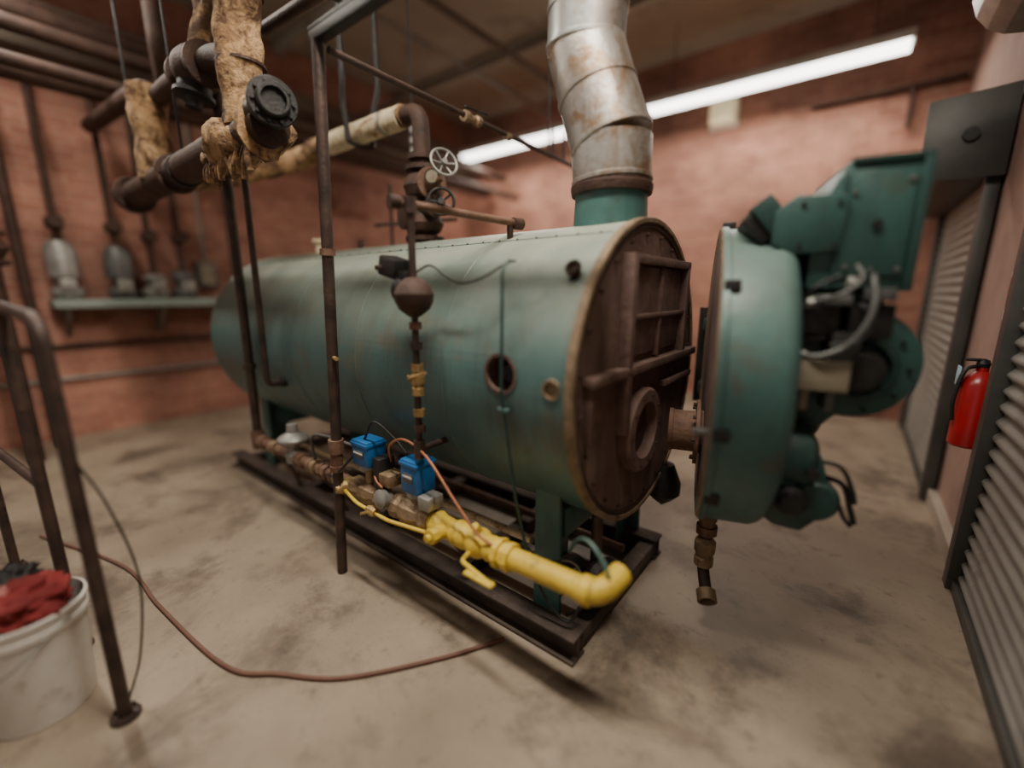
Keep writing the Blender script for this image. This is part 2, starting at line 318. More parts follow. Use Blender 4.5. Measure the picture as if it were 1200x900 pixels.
# ------------------------------------------------------------ gas train
YG=-.70;ZG=.50
group('gas_train')
pipe('yellow_outlet_pipe',[(-.20,YG,ZG),(.17,YG,ZG+.01),(.19,YG+.13,ZG+.03)],.042,YEL,.08,24)
lathe('yellow_elbow_collar',(.15,YG,ZG+.01),(-1,0,0),[(0,.044),(.01,.05),(.04,.05),(.05,.044)],YEL,24)
cyl('outlet_bore',(.19,YG+.131,ZG+.03),(.19,YG+.134,ZG+.03),.033,BLACK,20)
lathe('union',(-.19,YG,ZG),(-1,0,0),[(0,.045),(.0,.056),(.035,.056),(.036,.047),(.05,.047),(.051,.06),(.075,.06),(.076,.045)],YEL,8)
lathe('ball_valve',(-.27,YG,ZG),(-1,0,0),[(0,.048),(.03,.052),(.05,.045),(.08,.062),(.11,.062),(.14,.045),(.16,.054),(.19,.054),(.19,.04)],YEL,16)
cyl('ball_valve_stem',(-.36,YG,ZG+.05),(-.36,YG-.03,ZG+.09),.016,YEL,12)
pipe('yellow_lever',[(-.36,YG-.06,ZG-.01),(-.38,YG-.09,ZG-.04),(-.20,YG-.12,ZG-.05)],.010,YEL,.02,8)
box('lever_grip',-.33,-.19,YG-.135,YG-.105,ZG-.056,ZG-.044,YEL,.004)
lathe('yellow_tee',(-.46,YG,ZG),(-1,0,0),[(0,.045),(.02,.058),(.05,.045),(.12,.05),(.15,.06),(.17,.045),(.2,.045)],YEL,16)
cyl('tee_branch',(-.54,YG,ZG),(-.54,YG-.08,ZG+.01),.03,YEL,16);lathe('tee_plug',(-.54,YG-.08,ZG+.01),(0,-1,0),[(0,.034),(.03,.034),(.032,.016),(.05,.016)],YEL,8)
lathe('valve_body_a',(-.64,YG,ZG),(-1,0,0),[(0,.05),(.03,.065),(.06,.05),(.1,.07),(.16,.07),(.2,.05),(.22,.062),(.25,.062),(.26,.045)],DBRASS,10)
cyl('valve_neck_a',(-.75,YG,ZG),(-.75,YG,ZG+.14),.025,DBRASS,16)
lathe('valve_body_b',(-.98,YG,ZG),(-1,0,0),[(0,.045),(.03,.06),(.06,.045),(.1,.065),(.15,.065),(.19,.045),(.22,.058),(.25,.058),(.26,.04)],DBRASS,10)
cyl('valve_neck_b',(-1.1,YG,ZG),(-1.1,YG,ZG+.16),.025,DBRASS,16)
pipe('coupling_nipple',[(-.88,YG,ZG),(-1.0,YG,ZG)],.036,DBRASS,0)
def actuator(n,x,z,w,d,h):
    box(n+'_housing',x-w/2,x+w/2,YG-d/2,YG+d/2,z,z+h,BLUE,.008)
    box(n+'_lid',x-w/2-.004,x+w/2+.004,YG-d/2-.004,YG+d/2+.004,z+h-.03,z+h-.012,BLUE,.003)
    box(n+'_label',x-w*.28,x+w*.28,YG-d/2-.006,YG-d/2-.001,z+h*.35,z+h*.62,DGREYM,.001)
    box(n+'_label_stripe',x-w*.28,x+w*.28,YG-d/2-.008,YG-d/2-.006,z+h*.5,z+h*.56,WHITEP,.0)
    lathe(n+'_base',(x,YG,z-.03),(0,0,1),[(0,.04),(.01,.055),(.03,.055)],GREYM,16)
actuator('actuator_a',-.73,.625,.11,.11,.155);actuator('actuator_b',-1.10,.66,.13,.11,.13)
box('grey_switch',-.67,-.60,YG-.06,YG+.03,.575,.635,GREYM,.006);box('grey_switch_b',-.96,-.88,YG-.05,YG+.04,.60,.66,DBRASS,.006)
box('black_switch',-1.02,-.96,YG-.04,YG+.05,.56,.72,BLACK,.006);box('side_relay',-.88,-.82,YG+.03,YG+.10,.58,.70,DGREYM,.006)
lathe('round_switch',(-.92,YG-.03,.54),(0,-1,.2),[(0,.04),(.05,.045),(.06,.03),(.07,0)],GREYM,20)
lathe('pilot_valve',(-1.27,YG,ZG),(0,-1,0),[(0,.04),(.05,.045),(.07,.035),(.1,.02)],BRASS,12)
pipe('pilot_tube',[(-1.27,YG-.06,ZG),(-1.1,YG-.09,ZG-.02),(-.85,YG-.09,ZG-.03),(-.62,YG-.06,ZG-.02)],.009,YEL,.03,8)
lathe('pilot_cock',(-1.0,YG-.09,ZG-.02),(1,0,-.05),[(0,.01),(0,.02),(.03,.026),(.06,.02),(.06,.01)],BRASS,8);pipe('pilot_cock_handle',[(-.97,YG-.11,ZG-.02),(-.97,YG-.15,ZG-.01)],.008,BRASS,0,6)
pipe('inlet_pipe',[(-1.23,YG,ZG),(-2.42,YG,ZG)],.032,RUSTPIPE,0,20)
for i,x in enumerate((-1.38,-1.5,-1.62,-1.78,-2.12,-2.3)):
    lathe('inlet_fitting_%d'%i,(x,YG,ZG),(-1,0,0),[(0,.034),(0,.046),(.03,.046),(.032,.04),(.05,.04),(.052,.046),(.07,.046),(.07,.034)],(DBRASS,RUSTPIPE)[i%2],8 if i%2 else 16)
lathe('regulator_body',(-1.90,YG,ZG-.04),(0,0,1),[(0,.02),(.01,.05),(.06,.055),(.10,.03),(.13,.03),(.135,.08),(.15,.09),(.162,.09),(.175,.08),(.20,.035),(.25,.03),(.255,0)],GREYM,28)
tube('copper_line',[(-.95,YG+.02,.70),(-.9,YG-.02,.80),(-.78,YG-.03,.86),(-.62,YG-.04,.82),(-.45,YG-.05,.68),(-.33,YG-.05,.58),(-.26,YG-.03,.54)],.006,COPPER,8)
tube('copper_line_b',[(-1.05,YG,.70),(-1.0,YG-.04,.62),(-.92,YG-.06,.60)],.006,COPPER,8)
tube('cable',[(-1.1,YG-.02,.79),(-1.0,YG-.03,.9),(-.9,YG-.0,.84),(-.8,YG,.78)],.006,BLACK,8)
tube('cable_b',[(-1.65,YG,.53),(-1.6,YG-.03,.7),(-1.45,YG-.02,.73),(-1.3,YG,.72),(-1.16,YG,.72)],.008,DGREYM,8)
tube('cable_c',[(-1.16,YG-.05,.70),(-1.22,YG-.09,.62),(-1.3,YG-.08,.56),(-1.45,YG-.05,.52)],.006,BLACK,8)
for i,x in enumerate((-.6,-1.7,-2.3)):
    pipe('pipe_bracket_%d'%i,[(x,YG,ZG-.02),(x,-.56,.30),(x,-.50,.115)],.014,BLACKPIPE,.06,10)
lathe('riser_elbow',(-2.42,YG,ZG-.06),(0,0,1),[(0,.04),(.1,.042),(.13,.036),(.13,.03)],RUSTPIPE,16)
group('gas_riser_pipe')
pipe('riser',[(-2.417,YG,ZG+.05),(-2.38,YG,3.3)],.028,BLACKPIPE,0,16)
lathe('riser_union',(-2.41,YG,1.0),(0,0,1),[(0,.03),(0,.042),(.03,.042),(.03,.03)],BLACKPIPE,8)
group('feed_water_pipe')
pipe('pipe',[(-2.12,-.58,.93),(-2.12,-.72,.93),(-2.08,-.72,3.2)],.018,BLACKPIPE,.04,14)
lathe('pipe_boss',(-2.12,-.60,.93),(0,-1,0),[(0,.03),(.04,.03),(.04,.02)],BLACKPIPE,16)
# ------------------------------------------------------------ vent riser with overhead frame
group('support_pipe_frame')
pipe('post',[(-1.31,-.78,0),(-1.16,-.76,2.52)],.026,BLACKPIPE,0,18)
lathe('post_union',(-1.275,-.777,.60),(.06,0,1),[(0,.028),(0,.036),(.03,.036),(.03,.03),(.1,.03),(.1,.038),(.17,.038),(.17,.028)],RUSTPIPE,12)
lathe('post_tee',(-1.212,-.767,1.66),(.06,0,1),[(0,.028),(0,.034),(.03,.034),(.03,.028)],RUSTPIPE,12)
pipe('post_tap',[(-1.24,-.77,1.19),(-1.17,-.79,1.19)],.010,BRASS,0,8)
box('channel_rail',-1.19,.6,-.785,-.735,2.50,2.54,BLACK,.004);box('channel_lip_a',-1.19,.6,-.785,-.778,2.54,2.555,BLACK,.001);box('channel_lip_b',-1.19,.6,-.742,-.735,2.54,2.555,BLACK,.001)
cyl('hanger_rod_a',(-.2,-.76,2.5),(-.2,-.76,H),.006,BLACK,8);cyl('hanger_rod_b',(-1.12,.9,2.43),(-1.12,.9,H),.006,BLACK,8)
pipe('cross_pipe',[(-1.12,-.74,2.47),(-1.12,1.45,2.43)],.015,BLACKPIPE,0,12)
lathe('cross_valve',(-1.12,.05,2.45),(0,1,0),[(0,.014),(0,.03),(.04,.03),(.05,.02),(.09,.02),(.1,.03),(.13,.03),(.13,.014)],DBRASS,10)
pipe('valve_handle',[(-1.12,.1,2.46),(-1.12,.06,2.50),(-1.12,.25,2.51)],.006,BLACK,.01,8)
lathe('cross_fitting',(-1.12,.42,2.44),(0,1,0),[(0,.014),(0,.024),(.04,.024),(.04,.014)],DBRASS,10)
pipe('cross_drop_a',[(-1.12,.95,2.44),(-1.12,.95,2.62)],.008,BLACK,0,8);pipe('cross_drop_b',[(-1.12,1.1,2.44),(-1.12,1.1,2.64)],.008,BLACK,0,8)
# ------------------------------------------------------------ low-water cutoff column
XL,YL=-.665,-.73
group('low_water_cutoff')
pipe('upper_pipe',[(XL,YL,1.80),(XL,YL,1.53)],.015,BLACKPIPE,0,14)
lathe('upper_tee',(XL,YL,1.79),(0,0,1),[(0,.016),(0,.026),(.06,.026),(.06,0)],BLACKPIPE,12)
pipe('equalizer_pipe',[(XL-.03,YL-.06,1.83),(-.53,-.20,1.80)],.016,RUSTPIPE,0,14)
lathe('equalizer_cap',(-.53,-.20,1.80),(.26,1,0),[(-.05,.018),(-.05,.026),(0,.026),(.0,0)],DARKRUST,12)
lathe('equalizer_cap_b',(XL-.03,YL-.06,1.83),(-.26,-1,0),[(-.03,.018),(-.03,.026),(.01,.026),(.01,0)],DARKRUST,12)
pipe('equalizer_drop',[(-.55,-.26,1.80),(-.55,-.26,1.72)],.015,BLACKPIPE,0,10)
lathe('float_bowl',(XL,YL,1.40),(0,0,1),[(0,.02),(.01,.035),(.03,.06),(.06,.075),(.09,.078),(.12,.065),(.15,.035),(.155,.02)],DARKRUST,28)
lathe('bowl_flange',(XL-.04,YL+.01,1.50),(-1,0,.35),[(0,.055),(.02,.06),(.04,.06),(.045,.03),(.06,.03)],BLACK,20)
box('switch_housing',-.83,-.72,YL-.045,YL+.045,1.555,1.635,BLACK,.01,('Y',.25));box('switch_neck',-.74,-.68,YL-.03,YL+.03,1.50,1.58,BLACK,.006)
box('switch_cover',-.845,-.80,YL-.05,YL+.05,1.585,1.605,DARKRUST,.004)
pipe('lower_pipe',[(XL,YL,1.42),(XL-.01,YL,.84),(XL-.01,YL+.2,.84)],.014,BLACKPIPE,.03,14)
for i,(z,m_) in enumerate(((1.35,RUSTPIPE),(1.27,BLACKPIPE),(.99,BRASS),(.92,BLACKPIPE))):
    lathe('fitting_%d'%i,(XL,YL,z),(0,0,1),[(0,.015),(0,.025),(.03,.025),(.03,.015)],m_,8)
lathe('brass_valve',(XL,YL,1.08),(0,0,1),[(0,.016),(0,.026),(.03,.026),(.035,.02),(.05,.03),(.08,.03),(.095,.02),(.1,.026),(.13,.026),(.13,.016)],BRASS,10)
pipe('valve_lever',[(XL-.02,YL-.03,1.145),(XL,YL-.045,1.155),(XL+.10,YL-.045,1.19)],.007,BRASS,.01,8)
pipe('valve_tap',[(XL,YL,1.145),(XL-.06,YL,1.15)],.009,BRASS,0,8)
lathe('column_tee',(XL-.01,YL,.80),(0,0,1),[(0,0),(0,.024),(.08,.024),(.08,.015)],BLACKPIPE,12)
tube('capillary_a',[(XL+.01,YL,1.57),(-.62,-.68,1.60),(-.55,-.66,1.555),(-.47,-.66,1.53),(-.38,-.64,1.55),(-.30,-.60,1.60),(-.27,-.58,1.61)],.0045,BLACK,8)
pipe('capillary_drop',[(-.285,-.60,1.61),(-.265,-.665,1.58),(-.265,-.675,1.14),(-.24,-.62,.70),(-.23,-.56,.45),(-.1,-.5,.3)],.006,DGREEN,.03,10)
box('capillary_clip',-.29,-.24,-.672,-.655,1.06,1.075,TEAL2,.002)
# ------------------------------------------------------------ steam outlet
group('steam_valve_assembly')
XS=-1.42
lathe('outlet_nozzle',(XS,0,1.74),(0,0,1),[(0,.085),(.06,.085),(.061,.115),(.085,.115),(.086,.075),(.10,.075)],DARKRUST,32)
lathe('safety_body',(XS,0,1.84),(0,0,1),[(0,.07),(.02,.10),(.06,.118),(.10,.10),(.13,.07),(.14,.06),(.15,.06),(.15,.09),(.175,.09),(.175,.06),(.20,.06)],DARKRUST,32)
lathe('stop_valve_body',(XS,0,2.02),(0,0,1),[(0,.06),(.02,.075),(.04,.10),(.09,.115),(.14,.10),(.17,.065),(.18,.065),(.18,.10),(.205,.10),(.205,.06),(.24,.06)],DARKRUST,32)
lathe('side_outlet',(XS,0,2.11),(1,-.3,0),[(0,.07),(.11,.07),(.11,.09),(.13,.09),(.13,.05),(.16,.04),(.2,.02),(.26,.01)],RUSTPIPE,24)
wheel('stop_handwheel',(-1.15,-.08,2.19),(1,-.35,.35),.075,GREYM,6,.008);pipe('stop_stem',[(-1.15,-.08,2.19),(-1.4,0,2.12)],.012,GREYM,0,8)
lathe('bypass_valve',(XS+.04,-.02,1.98),(1,-.3,0),[(0,.05),(.10,.05),(.11,.06),(.13,.06),(.13,.03),(.2,.015),(.24,.01)],DARKRUST,20)
wheel('bypass_handwheel',(-1.17,-.09,1.99),(.7,-.7,.1),.07,BLACK,5,.009)
cyl('gauge',(-1.26,-.06,2.13),(-1.245,-.085,2.13),.045,DARKRUST,24);cyl('gauge_face',(-1.245,-.085,2.13),(-1.243,-.089,2.13),.034,TANBOX,24)
box('actuator_cap',-1.40,-1.30,-.06,.04,2.17,2.22,BLACKPIPE,.01);lathe('side_cap',(XS,0,1.94),(-.3,-1,0),[(0,.06),(.12,.06),(.12,.08),(.14,.08),(.145,0)],DARKRUST,20)
pipe('riser',[(XS,0,2.22),(XS,0,2.53),(-1.62,0,2.53)],.05,DARKRUST,.09,20)
lathe('riser_flange',(XS,0,2.26),(0,0,1),[(0,.05),(0,.08),(.03,.08),(.03,.05)],DARKRUST,24)
pipe('steam_main_lagging',[(-1.58,0,2.53),(-2.45,0,2.53)],.068,LAG,0,28,.07,.03)
pipe('steam_main_end',[(-1.555,0,2.53),(-1.60,0,2.53)],.062,INSUL,0,24)
pipe('steam_main_old_lagging',[(-2.43,0,2.53),(-2.9,0,2.5),(-3.0,-.5,2.3),(-2.9,-.8,2.24)],.078,INSUL,.15,24,.2,.03)
for i,x in enumerate((-1.75,-2.1)): lathe('lagging_band_%d'%i,(x,0,2.53),(1,0,0),[(0,.066),(0,.071),(.02,.071),(.02,.066)],GREYM,28)
# ------------------------------------------------------------ header
YH,ZH=-.85,2.22
group('steam_header')
pipe('header_pipe',[(-3.75,YH,ZH),(-1.45,YH,ZH+.01)],.088,DARKRUST,0,32,.03,.05)
flange('left_flange',(-3.76,YH,ZH),(1,0,0),.13,.03,DARKRUST,8);flange('left_flange_b',(-3.72,YH,ZH),(1,0,0),.13,.03,DARKRUST,8)
flange('mid_flange',(-2.75,YH,ZH),(1,0,0),.115,.03,DARKRUST,8)
pipe('ragged_lagging',[(-2.05,YH,ZH),(-1.50,YH,ZH)],.108,INSUL,0,36,.6,.02)
for i in range(14):
    x=-2.02+.038*i;l=.05+random.random()*.09;pipe('torn_strip_%d'%i,[(x,YH-.06,ZH-.06),(x+.01,YH-.09,ZH-.07-l*.5),(x+random.uniform(-.03,.03),YH-.08,ZH-.08-l)],.012,INSUL,.02,7,.8,.008)
pipe('end_neck',[(-1.5,YH-.02,ZH+.06),(-1.37,YH-.02,ZH+.075)],.07,BLACK,0,24)
flange('end_flange',(-1.37,YH-.02,ZH+.075),(1,-.25,.0),.10,.03,BLACK,10);lathe('end_cap',(-1.36,YH-.025,ZH+.075),(1,-.25,0),[(0,.07),(.03,.068),(.04,.06),(.04,.05),(.02,.045),(.02,0)],BLACK,28)
pipe('insulated_riser',[(-1.70,YH,ZH+.05),(-1.66,YH,2.7),(-1.60,YH,3.1),(-1.6,YH,H)],.096,INSUL,.1,32,.26,.025)
for i,z in enumerate((2.52,2.80,3.1)): lathe('wire_wrap_%d'%i,(-1.675+.04*i,YH,z),(0,0,1),[(0,.100),(0,.106),(.012,.106),(.012,.100)],DARKRUST,24)
pipe('branch_dark',[(-1.78,YH+.05,2.62),(-2.1,YH+.05,2.70),(-2.75,YH+.05,2.74),(-3.12,YH+.05,2.74)],.06,DARKRUST,.05,20)
lathe('branch_valve',(-2.2,YH+.05,2.70),(-1,0,.05),[(0,.11),(.03,.11),(.031,.07),(.06,.09),(.12,.12),(.18,.12),(.24,.09),(.27,.07),(.28,.11),(.31,.11),(.311,.07)],DARKRUST,28)
lathe('branch_bonnet',(-2.35,YH+.05,2.72),(0,-.2,-1),[(0,.09),(.14,.08),(.145,.10),(.165,.10),(.17,.05),(.22,.04),(.23,0)],BLACK,24)
pipe('insulated_riser_far',[(-3.12,YH,ZH+.02),(-3.12,YH,2.80)],.10,INSUL,0,28,.25,.025)
lathe('far_elbow',(-3.12,YH,2.74),(0,0,1),[(-.03,.075),(.0,.09),(.05,.085),(.09,.05),(.1,0)],DARKRUST,24)
pipe('branch_far',[(-3.1,YH+.03,2.78),(-3.8,YH+.1,2.95),(-5.3,YH+.1,3.05)],.065,DARKRUST,.1,18)
pipe('second_riser',[(-2.45,YH+.12,2.76),(-2.42,YH+.2,3.2),(-2.35,YH+.2,H)],.085,INSUL,.1,26,.25,.03)
cyl('hanger_rod_a',(-2.6,YH,ZH),(-2.6,YH,H),.008,BLACK,8);cyl('hanger_rod_b',(-3.5,YH,ZH),(-3.5,YH,H),.008,BLACK,8)
lathe('header_clamp',(-2.62,YH,ZH),(1,0,0),[(0,.09),(0,.097),(.04,.097),(.04,.09)],BLACK,32)
group('overhead_round_valve')
pipe('pipe',[(-1.9,-.62,2.84),(-1.2,-.62,2.80)],.03,BLACKPIPE,0,16)
flange('disc',(-1.2,-.62,2.80),(1,-.4,-.2),.075,.03,BLACK,8);cyl('rod',(-1.3,-.62,2.8),(-1.3,-.62,H),.008,BLACK,8)
group('strut_hanger')
for i,y in enumerate((-.13,.13)):
    pipe('strap_%d'%i,[(-1.98,y,H),(-1.98,y,2.80),(-2.02,y*.9,2.70),(-2.02,y*.7,2.46)],.018,BLACK,.05,8)
pipe('clevis',[(-2.02,-.1,2.46),(-2.02,0,2.44),(-2.02,.1,2.46)],.012,BLACK,.04,8)
box('perforated_strut',-1.86,-1.82,.28,.31,1.98,2.65,GREYM,.002)
for i in range(9): box('slot_%d'%i,-1.85,-1.83,.274,.28,2.02+i*.065,2.05+i*.065,BLACK,.0)
cyl('strut_rod',(-1.84,.295,2.6),(-1.84,.295,H),.006,BLACK,8)
pipe('low_pipe',[(-2.4,.35,2.02),(-1.5,.35,1.98)],.014,BLACKPIPE,0,10);pipe('low_pipe_riser',[(-2.2,.35,1.7),(-2.2,.35,2.3)],.012,BLACK,0,8)
# ------------------------------------------------------------ flue stack
group('flue_stack')
XF=-.19
lathe('neck',(XF,0,1.70),(0,0,1),[(0,.165),(.21,.155),(.212,.158),(.24,.158)],TEAL2,48)
lathe('neck_skirt',(XF,0,1.91),(0,0,1),[(0,.158),(.0,.172),(.02,.176),(.035,.176),(.04,.17),(.05,.17),(.05,.158)],DARKRUST,48)
def seg(n,a,b,r1,r2,m_):
    a=Vector(a);b=Vector(b);L=(b-a).length
    lathe(n,a,b-a,[(0,r1),(.004,r1+.005),(.018,r1+.005),(.022,r1),(L-.001,r2)],m_,48)
seg('section_a',(XF,0,1.955),(XF-.010,0,2.13),.168,.172,STEEL)
seg('section_b',(XF-.010,0,2.12),(XF-.085,0,2.33),.173,.168,STEEL)
seg('section_c',(XF-.082,0,2.32),(XF-.150,0,2.52),.168,.164,STEEL)
seg('section_d',(XF-.150,0,2.51),(XF-.145,0,2.66),.166,.166,STEELB)
seg('section_e',(XF-.145,0,2.65),(XF-.145,0,3.02),.167,.166,STEELB)
seg('section_f',(XF-.145,0,3.01),(XF-.145,0,3.7),.167,.166,STEELB)
seg('section_g',(XF-.145,0,3.69),(XF-.145,0,H),.167,.166,STEELB)
# ------------------------------------------------------------ swung-open front door
group('boiler_front_door',DM)
RD=.618
lathe('door_drum',(0,0,0),(1,0,0),[(.05,0),(.05,.54),(.0,.56),(-.004,RD-.03),(-.004,RD+.010),(.0,RD+.013),(.018,RD+.013),(.022,RD+.004),(.18,RD+.002),(.205,RD-.008),(.225,RD-.028),(.235,RD-.055),(.24,0)],TEAL2,128,.45)
lathe('refractory_face',(0,0,0),(-1,0,0),[(-.045,0),(-.045,.535),(-.02,.55),(-.0,.565),(.004,.54),(.004,0)],RUSTP,96)
lathe('rim_gasket',(0,0,0),(-1,0,0),[(.003,.59),(.008,.612),(.009,.624),(.001,.628)],RIM,96)
for i,a in enumerate((92,142,188,215)):
    a=math.radians(a);y,z=math.cos(a)*(RD+.010),math.sin(a)*(RD+.010)
    box('lug_%d'%i,-.0,.05,y-.014,y+.014,z-.022,z+.022,BLACK,.004)
lathe('blast_tube',(.04,0,-.27),(-1,0,0),[(0,.10),(.06,.10),(.06,.15),(.075,.15),(.076,.095),(.17,.095),(.172,.10),(.19,.10),(.19,.075),(.10,.07),(.10,0)],RUSTPIPE,40)
for i in range(8):
    a=2*math.pi*i/8;cyl('tube_bolt_%d'%i,(-.03,.13*math.cos(a),-.27+.13*math.sin(a)),(-.05,.13*math.cos(a),-.27+.13*math.sin(a)),.009,DARKRUST,6)
box('latch_tab',-.06,.03,-.60,-.56,-.10,-.085,DGREYM,.003)
box('hinge_arm',-.02,.20,.60,.72,.15,.22,DGREEN,.01);box('hinge_arm_low',-.02,.20,.60,.72,-.22,-.15,DGREEN,.01);cyl('hinge_pin',(-.02,.70,-.28),(-.02,.70,.28),.025,BLACK,16)
pipe('drain_pipe',[(.05,-.10,-.58),(.05,-.10,-.90),(.07,-.22,-.97)],.026,DARKRUST,.04,16)
lathe('drain_coupling',(.05,-.10,-.60),(0,0,-1),[(0,.03),(0,.042),(.05,.042),(.05,.036),(.08,.036),(.08,.046),(.12,.046),(.12,.03)],RUSTPIPE,10)
lathe('drain_valve',(.05,-.10,-.74),(0,0,-1),[(0,.03),(.02,.046),(.07,.046),(.09,.035),(.10,.042),(.14,.042),(.14,.03)],DBRASS,12)
lathe('drain_mouth',(.065,-.19,-.955),(.15,-.85,-.5),[(0,.03),(.0,.042),(.05,.042),(.05,.032),(.03,.03),(.03,0)],DBRASS,16)
lathe('outer_mount_ring',(.23,0,0),(1,0,0),[(0,.40),(.02,.40),(.025,.39),(.025,0)],DGREEN,64)
# ------------------------------------------------------------ burner
group('gas_burner',DM)
prism('fan_intake_housing',[(.26,.38),(.265,.62),(.335,.765),(.355,.78),(.535,.765),(.535,.38)],-.33,.12,MGREEN,.006)
prism('intake_side_panel',[(.335,.42),(.345,.70),(.37,.745),(.515,.735),(.515,.42)],-.340,-.328,MGREEN,.003)
box('housing_rib',.525,.55,-.34,.13,.37,.775,DGREEN,.003);box('housing_top_lip',.345,.55,-.34,.13,.768,.785,DGREEN,.003)
box('housing_corner_bead',.325,.338,-.345,-.325,.40,.74,DGREEN,.003)
for i,(x,z) in enumerate(((.36,.45),(.36,.68),(.50,.44),(.50,.71),(.43,.44))): cyl('panel_screw_%d'%i,(x,-.338,z),(x,-.346,z),.008,DGREYM,8)
cyl('panel_knob',(.43,-.338,.58),(.43,-.350,.58),.014,BLACK,12)
prism('damper_box',[(.14,.53),(.14,.63),(.20,.68),(.345,.675),(.335,.50),(.20,.49)],-.36,-.12,MGREEN,.006)
for i,(x,z) in enumerate(((.22,.65),(.32,.65),(.22,.52),(.32,.52))): cyl('damper_screw_%d'%i,(x,-.358,z),(x,-.366,z),.007,BLACK,8)
box('damper_mouth',.065,.165,-.34,-.14,.545,.655,BLACK,.006,('Y',-.7));box('damper_frame',.10,.175,-.355,-.125,.55,.685,DGREEN,.004,('Y',-.7))
prism('neck_duct',[(.24,.28),(.24,.50),(.52,.42),(.53,.26)],-.22,.12,DGREEN,.01)
sc=[]
for i in range(48):
    a=math.radians(-100+i*360/48);r=.165+.05*(i/47.);sc.append((.445+r*math.cos(a),.11+r*math.sin(a)))
prism('blower_volute',sc,-.28,.0,DGREEN,.006)
prism('volute_flange_near',[(.445+(x-.445)*1.06,.11+(z-.11)*1.06) for x,z in sc],-.290,-.275,MGREEN,.003)
prism('volute_flange_far',[(.445+(x-.445)*1.06,.11+(z-.11)*1.06) for x,z in sc],-.005,.01,MGREEN,.003)
lathe('blower_inlet_cone',(.445,-.285,.11),(0,-1,0),[(0,.13),(.012,.13),(.02,.11),(.05,.105),(.055,.095),(.03,.08),(.03,0)],DGREEN,36)
lathe('blower_motor',(.445,-.30,.11),(0,-1,0),[(0,.07),(.07,.07),(.09,.055),(.095,0)],BLACK,28)
for i in range(10):
    a=2*math.pi*i/10;cyl('volute_bolt_%d'%i,(.445+.155*math.cos(a),-.28,.11+.155*math.sin(a)),(.445+.155*math.cos(a),-.30,.11+.155*math.sin(a)),.008,BLACK,6)
box('burner_body',.235,.40,-.26,.2,-.12,.42,DGREEN,.02)
lathe('burner_head',(.235,0,-.05),(1,0,0),[(0,.24),(.06,.24),(.065,.20),(.16,.20),(.18,.17),(.18,0)],DGREEN,48)
box('linkage_motor',.25,.36,-.40,-.24,.23,.35,BLACK,.012);box('linkage_cap',.29,.38,-.42,-.28,.325,.36,DGREYM,.008)
box('black_bracket',.38,.50,-.40,-.25,.22,.33,BLACK,.006);box('black_block',.34,.42,-.42,-.27,.14,.24,BLACK,.006);box('terminal_block',.43,.49,-.42,-.30,.34,.38,DGREYM,.004)
box('junction_box',.255,.395,-.42,-.28,.05,.14,TANBOX,.006);box('junction_lid',.25,.40,-.43,-.415,.045,.145,TANBOX,.003)
pipe('junction_bolt',[(.24,-.35,.09),(.42,-.35,.09)],.012,GREYM,0,8);box('box_foot',.275,.30,-.40,-.30,-.03,.05,TANBOX,.003);box('box_foot_b',.35,.375,-.40,-.30,-.03,.05,DGREYM,.003)
tube('flex_conduit',[(.42,-.42,.42),(.425,-.45,.34),(.41,-.46,.27),(.37,-.45,.20),(.31,-.44,.165),(.26,-.42,.16)],.009,DGREYM,12)
tube('flex_conduit_b',[(.24,-.38,.33),(.30,-.43,.345),(.35,-.45,.37),(.385,-.45,.41),(.37,-.43,.45)],.007,DGREYM,10)
tube('cable_a',[(.30,-.36,.30),(.25,-.42,.33),(.26,-.46,.38),(.33,-.45,.42)],.006,BLACK,8)
tube('cable_b',[(.40,-.40,.33),(.43,-.45,.30),(.40,-.46,.22),(.33,-.44,.20)],.006,BLACK,8)
for i,(x,z) in enumerate(((.26,.335),(.37,.40),(.26,.16))): lathe('conduit_nut_%d'%i,(x-.012,-.41,z),(1,0,0),[(0,.018),(.025,.018)],GREYM,6)
cyl('modutrol_pipe',(.25,-.30,.20),(.40,-.34,.235),.02,DGREYM,12)
lathe('oil_pump_cover',(.235,-.30,-.23),(1,0,0),[(0,.12),(.09,.12),(.11,.11),(.135,.07),(.14,0)],DGREEN,32)
prism('lower_control_box',[(.21,-.46),(.21,-.30),(.26,-.18),(.37,-.19),(.40,-.28),(.39,-.44),(.34,-.50),(.25,-.49)],-.38,-.12,DGREEN,.014)
lathe('lower_motor',(.37,-.25,-.37),(0,-1,0),[(0,.08),(.12,.08),(.14,.065),(.145,0)],DGREEN,28)
lathe('lower_cap',(.29,-.38,-.37),(0,-1,0),[(0,.055),(.03,.055),(.04,.04),(.055,.035),(.055,0)],BLACK,24)
cyl('lower_knob',(.34,-.38,-.25),(.34,-.44,-.25),.02,BLACK,14);box('lower_cover_plate',.24,.30,-.395,-.375,-.32,-.22,MGREEN,.004)
tube('lower_cable_a',[(.38,-.34,-.28),(.45,-.36,-.30),(.48,-.36,-.38),(.50,-.36,-.44)],.010,BLACK,8)
tube('lower_cable_b',[(.38,-.34,-.33),(.43,-.37,-.35),(.46,-.38,-.41),(.49,-.36,-.45)],.008,BLACK,8)
tube('lower_cable_c',[(.36,-.36,-.22),(.43,-.38,-.23),(.47,-.38,-.30),(.49,-.37,-.36)],.008,BLACK,8)
tube('seal_tube',[(.25,-.34,-.10),(.24,-.40,-.18),(.25,-.40,-.25)],.007,DGREYM,8)
